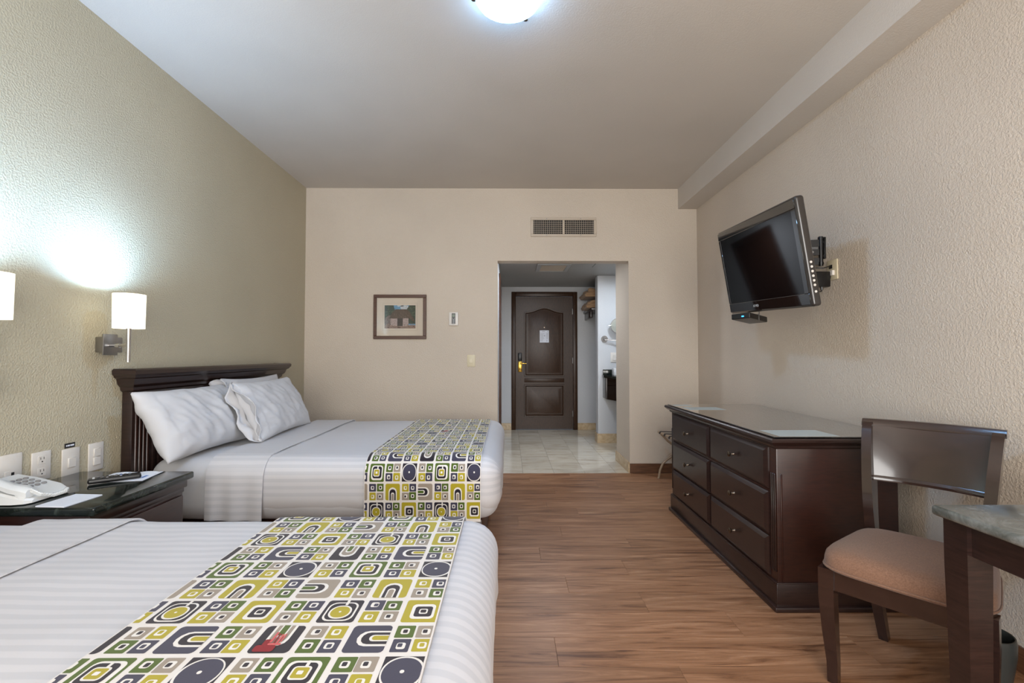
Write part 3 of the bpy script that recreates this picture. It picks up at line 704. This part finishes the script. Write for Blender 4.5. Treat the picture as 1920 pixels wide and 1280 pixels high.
pp([(-1, -.6), (-.35, -.6), (-.33, .55), (-.42, 1), (-1, 1)], 'tree', 2); pp([(.4, -.6), (1, -.6), (1, 1), (.6, 1), (.45, .7)], 'tree', 2)
for k in range(18):
    x = random.choice([random.uniform(-.95, -.42), random.uniform(.58, .95)]); pp(rr(x, random.uniform(.1, .92), .05, .05, .03), 'leaf', 3)
pp([(-1, -1), (1, -1), (1, -.72), (-1, -.72)], 'soil', 3); pp([(-1, -.75), (-.6, -.75), (-.6, .1), (-.72, .15), (-.95, -.1)], 'roof_light', 3)
pp([(-.62, -.78), (.55, -.78), (.55, -.05), (-.62, -.05)], 'hut', 4); pp([(-.17, -.78), (.18, -.78), (.18, -.02), (-.17, -.02)], 'doorway', 5)
pp([(-.72, -.15), (.6, -.12), (.9, -.45), (.95, -.3), (.62, .45), (.42, .66), (-.28, .66), (-.5, .4)], 'roof', 6)
for k in range(26):
    x = random.uniform(-.5, .6); z = random.uniform(-.1, .58); pp([(x, z), (x+.03, z-.12), (x+.045, z-.12), (x+.012, z)], 'roof_light', 7)
for k in range(44):
    x = random.uniform(-.9, .9); z = random.uniform(-.95, -.62) if abs(x) > .2 else random.uniform(-.95, -.84); pp(rr(x, z, random.uniform(.02, .05), .03, .015), random.choice(['stone', 'soil', 'roof', 'stone']), 8)
pb.obj('print', ['picture_'+n for n in PN], pf, smooth=False)
b = B()
for x0, x1 in ((-.055, -.02), (-.012, .01), (.018, .04)): b.box(x0, x1, -.0086, -.0078, -.124, -.1215)
b.obj('caption', 'print_grey', mb, smooth=False)
gl = B().box(-w2+.03, w2-.03, -.0135, -.012, -h2+.03, h2-.03).obj('glass', 'thin_glass', pf, smooth=False)

tm = thing('thermostat', 'small white thermostat with a dark keypad on the back wall', 'thermostat', (-.543, YB, 1.527))
B().box(-.046, .046, -.022, 0, -.066, .066, .004).obj('case', 'white_plastic', tm)
kp = B().box(-.018, .018, -.024, -.021, -.05, .054, .001, 1).obj('keypad', 'dark_label', tm)
B().box(-.014, .014, -.0248, -.0235, .018, .046).obj('display', 'lcd_green', kp, smooth=False)
for x, z, hw in ((-.008, .006, .005), (.008, .006, .005), (0, -.01, .012), (0, -.025, .012), (0, -.041, .012)): B().box(x-hw, x+hw, -.0255, -.0235, z-.004, z+.004, .001, 1).obj('key', 'light_grey_metal', kp)
plate('light_switch', 'ivory switch plate with one rocker on the back wall beside the opening', 'switch', (-.369, YB, 1.111), 0, 'single', 'ivory_plastic', w=.08, h=.118)

vg = thing('air_vent', 'metal air grille with fine square mesh above the passage opening', 'vent', (.554, YB, 2.449))
fb = B(); W, Hh = .329, .096
for x0, x1, z0, z1 in ((-W, W, Hh-.026, Hh), (-W, W, -Hh, -Hh+.026), (-W, -W+.026, -Hh+.026, Hh-.026), (W-.026, W, -Hh+.026, Hh-.026), (-.009, .009, -Hh+.026, Hh-.026)): fb.box(x0, x1, -.014, 0, z0, z1, .003, 1)
fb.obj('frame', 'grille_metal', vg)
B().box(-W+.02, W-.02, -.0012, 0, -Hh+.02, Hh-.02).obj('duct_opening', 'dark_void', vg, smooth=False)
b = B()
for i in range(32):
    x = -W+.026+(i+.5)*(2*W-.052)/32
    b.box(x-.0013, x+.0013, -.011, -.004, -Hh+.026, Hh-.026)
for i in range(1, 7): z = -Hh+.026+i*(2*Hh-.052)/7; b.box(-W+.026, W-.026, -.006, -.002, z-.0013, z+.0013)
tag(b.obj('grille_bars', 'grille_metal', vg, smooth=False), kind='stuff')
for x in (-.17, .17):
    for z in (Hh-.013, -Hh+.013): B().lathe([(.005, -.0165), (.005, -.013)], (x, 0, z), 'Y', 8).obj('screw', 'brushed_steel', vg)

cvn = thing('ceiling_vent', 'square white vent grille in the passage ceiling', 'vent', (.545, 5.78, ZP))
b = B()
for x0, x1, y0, y1 in ((-.2, .2, -.24, -.20), (-.2, .2, .20, .24), (-.2, -.15, -.20, .20), (.15, .2, -.20, .20)): b.box(x0, x1, y0, y1, -.012, 0, .003, 1)
b.obj('frame', 'light_grey_metal', cvn)
B().box(-.155, .155, -.205, .205, -.0012, 0).obj('duct_opening', 'dark_void', cvn, smooth=False)
b = B()
for i in range(26): y = -.2+(i+.5)*.4/26; b.box(-.15, .15, y-.0035, y+.0035, -.008, -.003)
tag(b.obj('grille_bars', 'grille_metal', cvn, smooth=False), kind='stuff')

# ------------------------------------------------------------------ passage: vanity and closet
va = thing('vanity_counter', 'wall-hung vanity counter with dark green marble top in the passage', 'counter', (1.8, 5.82, 0))
b = B(); b.prism([(-.41, -.52), (.595, -.52), (.595, .511), (-.55, .511), (-.56, .44), (-.555, .28), (-.41, -.22)], 'Z', .875, .905); b.obj('marble_top', 'green_marble', va)
B().box(-.54, .595, .492, .511, .9055, .975, .003).obj('backsplash', 'green_marble', va)
b = B(); b.prism([(-.38, -.51), (.595, -.51), (.595, .508), (-.535, .508), (-.535, .27), (-.38, -.22)], 'Z', .60, .8745); b.obj('apron_cabinet', 'black_gloss', va)
B().box(-.541, -.535, .275, .508, .605, .870, .002).obj('end_panel', 'brushed_steel', va)
tb = thing('tissue_box', 'small white box standing on the vanity counter', 'box', (1.445, 6.14, .9055))
B().box(-.09, .1, -.07, .07, 0, .095, .006).obj('box_body', 'porcelain', tb); B().lathe([(.03, .0955), (.03, .097)], (0, 0, 0), 'Z', 16).obj('opening', 'dark_label', tb)
mm = thing('magnifying_mirror', 'round chrome magnifying mirror on a wall arm above the vanity', 'mirror', (1.285, 6.332, 1.38))
B().lathe([(.045, -.008), (.045, 0)], (0, 0, 0), 'Y', 24).lathe([(.015, -.03), (.02, -.008)], (0, 0, 0), 'Y', 16).obj('wall_flange', 'chrome', mm)
B().tube([(0, -.03, -.01), (.14, -.05, -.015), (.27, -.10, -.02)], .008).lathe([(.011, -.03), (.011, .07)], (.20, -.075, -.01), 'Z', 12).obj('arm', 'chrome', mm)
b = B()
b.ring([[Vector((.17+.10*s*math.cos(2*PI*i/36), -.06+yy, .175+.10*s*math.sin(2*PI*i/36))) for i in range(36)] for s, yy in ((.93, -.012), (1.0, -.012), (1.03, 0), (1.0, .012), (.93, .012))], closed=True)
mr_ = b.obj('rim', 'chrome', mm); B().lathe([(.094, -.004), (.094, .004)], (.17, -.06, .175), 'Y', 36).obj('mirror_glass', 'mirror', mr_)
B().tube([(.20, -.06, .06), (.20, -.06, .08)], .006).lathe([(.006, 0), (.006, .03)], (.05, -.06, .175), 'X', 8).obj('pivot', 'chrome', mm)
plate('light_switch', 'white switch plate on the vanity side of the partition', 'switch', (1.415, 6.332, 1.135), 0, 'double', w=.1, h=.13)
dl = thing('downlight', 'round recessed ceiling light over the vanity', 'lamp', (1.50, 5.64, ZP))
B().lathe([(.06, -.001), (.06, -.006), (.045, -.008), (.045, -.001)], seg=28).obj('trim_ring', 'light_grey_metal', dl)
B().lathe([(.044, -.004), (.044, -.002)], seg=28).obj('light_disc', 'vanity_glow', dl)
dl = thing('downlight', 'unseen round fill light added in the ceiling just inside the passage opening', 'lamp', (.40, 5.34, ZP))  # added fill light, hidden behind the lintel, brightens passage tiles and door
B().lathe([(.09, -.001), (.09, -.006), (.071, -.008), (.071, -.001)], seg=28).obj('trim_ring', 'light_grey_metal', dl)
B().lathe([(.07, -.004), (.07, -.002)], seg=28).obj('light_disc', 'added_fill_glow', dl)
sf = thing('closet_shelf', 'dark shelf in the closet beyond the partition', 'shelf', (1.6, 7.0, 1.81))
B().box(-.42, .795, -.3, .44, 0, .03, .003).obj('board', 'dark_wood', sf)
B().box(-.40, -.37, -.1, .44, -.10, 0, .003).obj('shelf_bracket', 'dark_wood', sf)
for k, (z, lab) in enumerate(((1.8405, 'lower tan fleece blanket folded on the closet shelf'), (2.0, 'upper tan fleece blanket folded on top of another in the closet'))):
    bl = thing('folded_blanket', lab, 'blanket', (1.46, 6.98, z))
    b = B()
    for q in range(3):
        z0 = q*.038
        b.rbox(-.33+.02*q-.03*k+random.uniform(-.02, .02), .3, -.24, .24, z0, z0+.046 if q < 2 else .112, .018, (8, 10, 1), lambda p, n: n*(wr((p.x+k*3+q, p.y+q*2, p.z*2), 9, .034)+wr(p, 26, .010))*(1 if p.z > .02 or q else .0))
    b.obj('folds', 'blanket_fleece', bl, ang=180)

# ------------------------------------------------------------------ television, bracket, box, outlet
tv = thing('television', 'black flat screen television tilted down on the right wall', 'television', (1.524, 2.875, 1.722), rot=None)
tv.rotation_euler = Matrix.Rotation(math.radians(-90.78), 3, 'Z').to_4x4().to_3x3().__matmul__(Matrix.Rotation(math.radians(10.258), 3, 'X') @ Matrix.Rotation(math.radians(2.5), 3, 'Y')).to_euler()
TW, TH = .46, .29
B().rbox(-TW, TW, 0, .05, -TH, TH, .016, (2, 1, 2)).obj('cabinet', 'bezel_black', tv, ang=60)
B().box(-.36, .36, .045, .09, -.22, .22, .02).obj('rear_housing', 'black_plastic', tv)
b = B()
for x0, x1, z0, z1 in ((-TW+.012, TW-.012, TH-.062, TH-.012), (-TW+.012, TW-.012, -TH+.012, -TH+.072), (-TW+.012, -TW+.03, -TH+.072, TH-.062), (TW-.05, TW-.012, -TH+.072, TH-.062)): b.box(x0, x1, -.004, .004, z0, z1, .002, 1)
bz = b.obj('bezel', 'black_gloss', tv)
B().box(-TW+.028, TW-.048, -.001, .003, -TH+.07, TH-.06).obj('screen', 'screen_glass', tv, smooth=False)
B().box(-TW+.03, TW-.05, -.0046, -.0038, -TH+.0705, -TH+.0722).obj('trim_line', 'brushed_steel', bz, smooth=False)
text('ATVIO', .022, 'light_grey_metal', bz, (-.095, -.0045, -TH+.04), (PI/2, 0, 0), 'brand_lettering')
for k in range(7):
    B().lathe([(.0065, 0), (.0065, .003)], (TW-.001, .025, -.06-.024*k-(.01 if k == 6 else 0)), 'X', 10).obj('button', 'white_plastic', tv)
br = thing('tv_bracket', 'black swing arm bracket holding the television to the right wall', 'bracket', (XR, 2.81, 1.789))
B().box(-.010, 0, -.010, .016, -.045, .085, .002).obj('wall_plate', 'black_plastic', br)
B().lathe([(.012, -.088), (.012, .088)], (-.026, 0, 0), 'Z', 14).lathe([(.015, .07), (.015, .085)], (-.026, 0, 0), 'Z', 14).lathe([(.015, -.08), (.015, -.065)], (-.026, 0, 0), 'Z', 14).obj('pivot_post', 'black_plastic', br)
for z in (.055, -.03): B().box(-.026, -.010, -.008, .008, z-.008, z+.008, .002, 1).obj('wall_arm', 'black_plastic', br)
for z, hh in ((.05, .02), (-.005, .018), (-.06, .02)):
    b = B(); b.bars([((-.026, 0, z), (0, .006, 0), (0, 0, hh)), ((-.27, .06, z), (0, .006, 0), (0, 0, hh))]); b.obj('swing_arm', 'black_plastic', br)
B().lathe([(.007, -.022), (.007, -.012)], (-.075, .02, -.005), 'Y', 8).obj('bolt', 'chrome', br)
B().box(-.285, -.262, .05, .25, -.14, .10, .003).obj('mounting_plate', 'black_plastic', br)
sb = thing('set_top_box', 'small black set-top box with a blue light hanging under the television', 'set-top box', (1.60, 3.13, 1.412), rot=(math.radians(-3), math.radians(4), math.radians(38)))
B().rbox(-.125, .125, -.06, .06, -.018, .018, .005, (2, 2, 1)).obj('case', 'black_plastic', sb, ang=60)
B().box(-.1265, -.1245, -.022, -.008, -.007, 0).obj('status_light', 'led_blue', sb, smooth=False)
B().box(.0, .006, -.0625, -.06, -.02, .045).box(.0, .006, -.0625, .06, .018, .021).obj('hanger_strap', 'brushed_steel', sb)
op = plate('power_outlet', 'beige wall outlet on the right wall beside the television bracket', 'outlet', (XR, 2.742, 1.665), -PI/2, 'none', 'ivory_plastic', w=.088, h=.118)
B().box(-.024, .004, -.0095, -.0075, .008, .03).obj('slot', 'dark_void', op, smooth=False); B().box(-.006, .024, -.022, -.007, -.034, -.004, .002, 1).obj('socket', 'white_plastic', op)
ad = thing('power_adapter', 'black plug-in power adapter below the television bracket', 'power adapter', (1.845, 2.76, 1.615))
B().box(-.075, .028, -.03, .03, -.05, .04, .006).box(.028, .041, -.012, .012, .0, .03, .002).obj('adapter_body', 'black_plastic', ad)
B().tube([(-.02, -.02, -.048), (-.022, -.02, -.075), (-.05, -.02, -.082), (-.10, .01, -.07), (-.15, .06, -.055), (-.2, .12, -.04)], .0035).lathe([(.007, -.068), (.007, -.05)], (-.02, -.02, 0), 'Z', 8).obj('power_cord', 'black_plastic', ad)
tvc = B().tube([(1.886, 2.745, 1.685), (1.86, 2.735, 1.682), (1.81, 2.70, 1.668), (1.77, 2.72, 1.672), (1.70, 2.80, 1.675), (1.64, 2.86, 1.68)], .004).obj('power_cable', 'black_plastic')
tag(tvc, 'thin black cable from the wall outlet to the back of the television', 'cable')

# ------------------------------------------------------------------ dresser
ds = thing('dresser', 'long dark wood dresser with six drawers and glass-covered top', 'dresser', (1.55, 2.895, 0))
y0, y1 = -.70, .70
B().box(-.313, .25, y0, y1, .12, .745, .004).obj('carcass', 'red_wood', ds)
B().box(-.325, .252, y0-.01, y1+.01, .02, .122, .004).box(-.338, .252, y0-.022, y1+.022, 0, .024, .006).box(-.322, .252, y0-.008, y1+.008, .116, .128, .004).obj('plinth', 'dark_wood', ds)
prof = [(0, .735), (.012, .742), (.014, .752), (.026, .757), (.036, .766), (.042, .772), (.042, .782), (.036, .788), (0, .788)]
b = B(); x0 = -.313
b.ring([[Vector((.25, y0-o, z)) for o, z in prof], [Vector((x0-o, y0-o, z)) for o, z in prof], [Vector((x0-o, y1+o, z)) for o, z in prof], [Vector((.25, y1+o, z)) for o, z in prof]])
b.obj('top_moulding', 'dark_wood', ds, ang=25)
B().box(-.345, .30, y0-.035, y1+.035, .780, .7865, .002, 1).obj('top_board', 'dark_wood', ds)
gt = B().box(-.335, .315, y0-.028, y1+.028, .7895, .795, .001, 1).obj('glass_top', 'black_gloss', ds)
cards = B().box(-.30, -.02, y0-.01, y0+.17, .7950, .7953).obj('information_card', 'card_stock', gt, smooth=False)
B().box(-.17, -.13, y0+.05, y0+.1, .7953, .7955).box(-.13, -.11, y0+.04, y0+.09, .7953, .7955).obj('card_print', 'print_grey', cards, smooth=False) if False else None
B().box(-.31, -.06, y1-.36, y1-.19, .7950, .7953).obj('information_card', 'card_stock', gt, smooth=False); B().box(-.32, -.19, y1-.1, y1-.02, .7950, .7953).obj('information_card', 'card_stock', gt, smooth=False)
for yc_, ya, yb in ((0, -.642, -.012), (1, .012, .642)):
    for z0, z1 in ((.535, .725), (.328, .525), (.138, .318)):
        if z0 > .5: z0, z1 = .54, .732
        b = B(); xa, xb = -.313, -.333
        def rc_(o, x): return [Vector((x, ya+o, z0+o)), Vector((x, yb-o, z0+o)), Vector((x, yb-o, z1-o)), Vector((x, ya+o, z1-o))]
        b.ring([rc_(0, xa), rc_(0, xa-.008), rc_(.006, xa-.013), rc_(.012, xa-.016), rc_(.018, xb)])
        dr = b.obj('drawer', 'dark_wood', ds, ang=20)
        B().lathe([(.008, 0), (.005, -.004), (.0045, -.018), (.013, -.024), (.015, -.029), (.010, -.034), (.001, -.035)], (xb, (ya+yb)/2, (z0+z1)/2), 'X', 14).obj('knob', 'bronze', dr)
for s in (y0+.026, y1-.026):
    for k in (-1, 0, 1): B().box(-.319, -.312, s+k*.015-.004, s+k*.015+.004, .17, .62, .003, 1).obj('flute', 'dark_wood', ds)
B().box(-.296, -.288, y0-.004, y0+.002, .13, .62, .002, 1).obj('side_bead', 'red_wood', ds)

# ------------------------------------------------------------------ luggage rack behind the dresser
lr = thing('luggage_rack', 'folding metal luggage rack with dark straps behind the dresser', 'luggage rack', (1.63, 4.19, 0))
for sy in (-.33, .33):
    B().tube([(-.205, sy, 0.0), (-.19, sy, .08), (-.165, sy, .14), (-.12, sy, .18), (0, sy, .265), (.12, sy, .355), (.20, sy, .44)], .0105).obj('leg', 'beige_metal', lr)
    s2 = sy-.025*math.copysign(1, sy)
    B().tube([(.205, s2, 0.0), (.19, s2, .08), (.165, s2, .14), (.12, s2, .18), (0, s2, .265), (-.12, s2, .355), (-.20, s2, .44)], .0105).obj('leg', 'beige_metal', lr)
for sx in (-.2, .2): B().tube([(sx, -.33, .44), (sx, .33, .44)], .0125).obj('top_bar', 'beige_metal', lr)
for y in (-.26, -.13, 0, .13, .26):
    b = B(); b.ring([[Vector((x, y-.02, z)), Vector((x, y+.02, z)), Vector((x, y+.02, z-.003)), Vector((x, y-.02, z-.003))] for x, z in ((-.216, .435), (-.208, .452), (-.195, .4545), (0, .449), (.195, .4545), (.208, .452), (.216, .435))]); b.obj('strap', 'strap_dark', lr)

# ------------------------------------------------------------------ chair: local -y is the front
ch = thing('dining_chair', 'dark wood chair with brown upholstered seat beside the desk', 'chair', (1.44, 1.695, 0), math.radians(-51))
# seat cushion
b = B(); n = 48
def seat_ring(s, z, dome=0):
    out = []
    for i in range(n):
        a = 2*PI*i/n; ca, sa = math.cos(a), math.sin(a)
        x = .235*math.copysign(abs(ca)**.35, ca); y = .225*math.copysign(abs(sa)**.35, sa)
        wd = 1-.16*(y+.225)/.45
        if y < -.1: y -= .012*(1-(x/.235)**2)
        out.append(Vector((x*wd*s, y*s-.01, z)))
    return out
b.ring([seat_ring(.985, .405), seat_ring(1.0, .41), seat_ring(1.005, .425), seat_ring(1.0, .44), seat_ring(.985, .455), seat_ring(.94, .468), seat_ring(.8, .478), seat_ring(.5, .484), seat_ring(.2, .486), seat_ring(.02, .4865)])
se = b.obj('seat', 'seat_fabric', ch, ang=60)
pipe = [p+Vector((0, 0, 0)) for p in seat_ring(1.008, .414)]
b = B(); b.tube(pipe+[pipe[0]], .004, 6); b.obj('piping', 'seat_fabric', se)
# rails
b = B()
b.bars([((-.20, -.205, .37), (0, .012, 0), (0, 0, .036)), ((.20, -.205, .37), (0, .012, 0), (0, 0, .036))]); b.obj('front_rail', 'chair_wood', ch)
for s in (-1, 1):
    b = B(); b.bars([((s*.205, -.20, .37), (.012, 0, 0), (0, 0, .036)), ((s*.172, .19, .37), (.012, 0, 0), (0, 0, .036))]); b.obj('side_rail', 'chair_wood', ch)
    b = B(); b.bars([((s*.206, -.20, .405), (.024, 0, 0), (0, .024, 0)), ((s*.206, -.20, .30), (.024, 0, 0), (0, .024, 0)), ((s*.203, -.192, .18), (.021, 0, 0), (0, .021, 0)), ((s*.197, -.187, .07), (.017, 0, 0), (0, .017, 0)), ((s*.195, -.192, 0), (.016, 0, 0), (0, .016, 0))]); b.obj('front_leg', 'chair_wood', ch, ang=50)
    b = B(); b.bars([((s*.168, .205, .41), (.02, 0, 0), (0, .026, 0)), ((s*.166, .205, .30), (.02, 0, 0), (0, .026, 0)), ((s*.160, .228, .15), (.018, 0, 0), (0, .022, 0)), ((s*.150, .265, 0), (.016, 0, 0), (0, .018, 0))]); b.obj('rear_leg', 'chair_wood', ch, ang=50)
    # S-curved back stile
    st = [(.405, .205, .026), (.46, .198, .028), (.54, .196, .034), (.62, .214, .040), (.70, .236, .040), (.78, .256, .034), (.85, .278, .026), (.885, .298, .020)]
    b = B(); b.bars([((s*(.168+.030*max(0, (z-.5))/.4), y, z), (.017, 0, 0), (0, d, 0)) for z, y, d in st]); b.obj('back_stile', 'chair_wood', ch, ang=60)
def curved(z0, z1, yoff, lean, th, hw, nm):
    b = B(); k = 12; rs = []
    for i in range(k+1):
        x = -hw+2*hw*i/k; bow = .035*(1-(x/hw)**2)
        rs.append([Vector((x, yoff[0]+bow-th, z0)), Vector((x, yoff[0]+bow+th, z0)), Vector((x, (yoff[0]+yoff[1])/2-.004+bow+th, (z0+z1)/2)), Vector((x, yoff[1]+bow+th, z1)), Vector((x, yoff[1]+bow-th, z1)), Vector((x, (yoff[0]+yoff[1])/2-.004+bow-th, (z0+z1)/2))])
    b.ring(rs); return b.obj(nm, 'chair_wood', ch, ang=40)
curved(.665, .87, (.222, .288), 0, .009, .187, 'back_panel'); curved(.868, .897, (.290, .305), 0, .015, .217, 'top_rail'); curved(.655, .675, (.219, .225), 0, .012, .187, 'lower_rail')
b = B(); b.bars([((-.17, .205, .37), (0, .012, 0), (0, 0, .036)), ((.17, .205, .37), (0, .012, 0), (0, 0, .036))]); b.obj('rear_rail', 'chair_wood', ch)

# ------------------------------------------------------------------ desk and bin
dk = thing('desk', 'dark wood desk with grey green marble top in the right foreground', 'desk', (1.54, .80, 0))
B().box(-.352, .345, -.56, .540, .722, .75, .009, 3).obj('marble_top', 'desk_marble', dk)
B().box(-.312, -.292, -.50, .465, .635, .7215, .002, 1).box(.29, .31, -.50, .465, .635, .7215, .002, 1).box(-.257, .27, .50, .52, .635, .7215, .002, 1).box(-.257, .27, -.535, -.515, .635, .7215, .002, 1).obj('apron', 'dark_wood', dk)
for x in (-.291, .303):
    for y in (.496, -.516):
        b = B(); b.bars([((x, y, .7215), (.034, 0, 0), (0, .034, 0)), ((x, y, .60), (.034, 0, 0), (0, .034, 0)), ((x, y, 0), (.026, 0, 0), (0, .026, 0))]); b.obj('leg', 'dark_wood', dk, ang=30)
wb = thing('waste_bin', 'dark grey waste bin half hidden behind the desk and chair legs', 'bin', (1.566, 1.565, 0))
B().lathe([(.036, 0), (.042, .02), (.058, .14), (.068, .21), (.069, .25), (.066, .265), (.062, .265), (.06, .25), (.036, .02), (.001, .012)], seg=28, cap=False).obj('bin_body', 'bin_grey', wb)

# ------------------------------------------------------------------ repeats share a group
GROUPS = {'bed': 'beds of the room', 'bed runner': 'patterned runners on the beds', 'pillow': 'pillows on the far bed', 'blanket': 'folded blankets on the closet shelf', 'switch': 'wall switches', 'outlet': 'wall outlets'}
for o in list(C.objects):
    if o.parent is None and o.get('category') in GROUPS and not o.get('group'): o['group'] = GROUPS[o['category']]
for o in list(C.objects):
    if o.parent is None and o.name.startswith('downlight'): o['group'] = 'recessed lights in the passage'
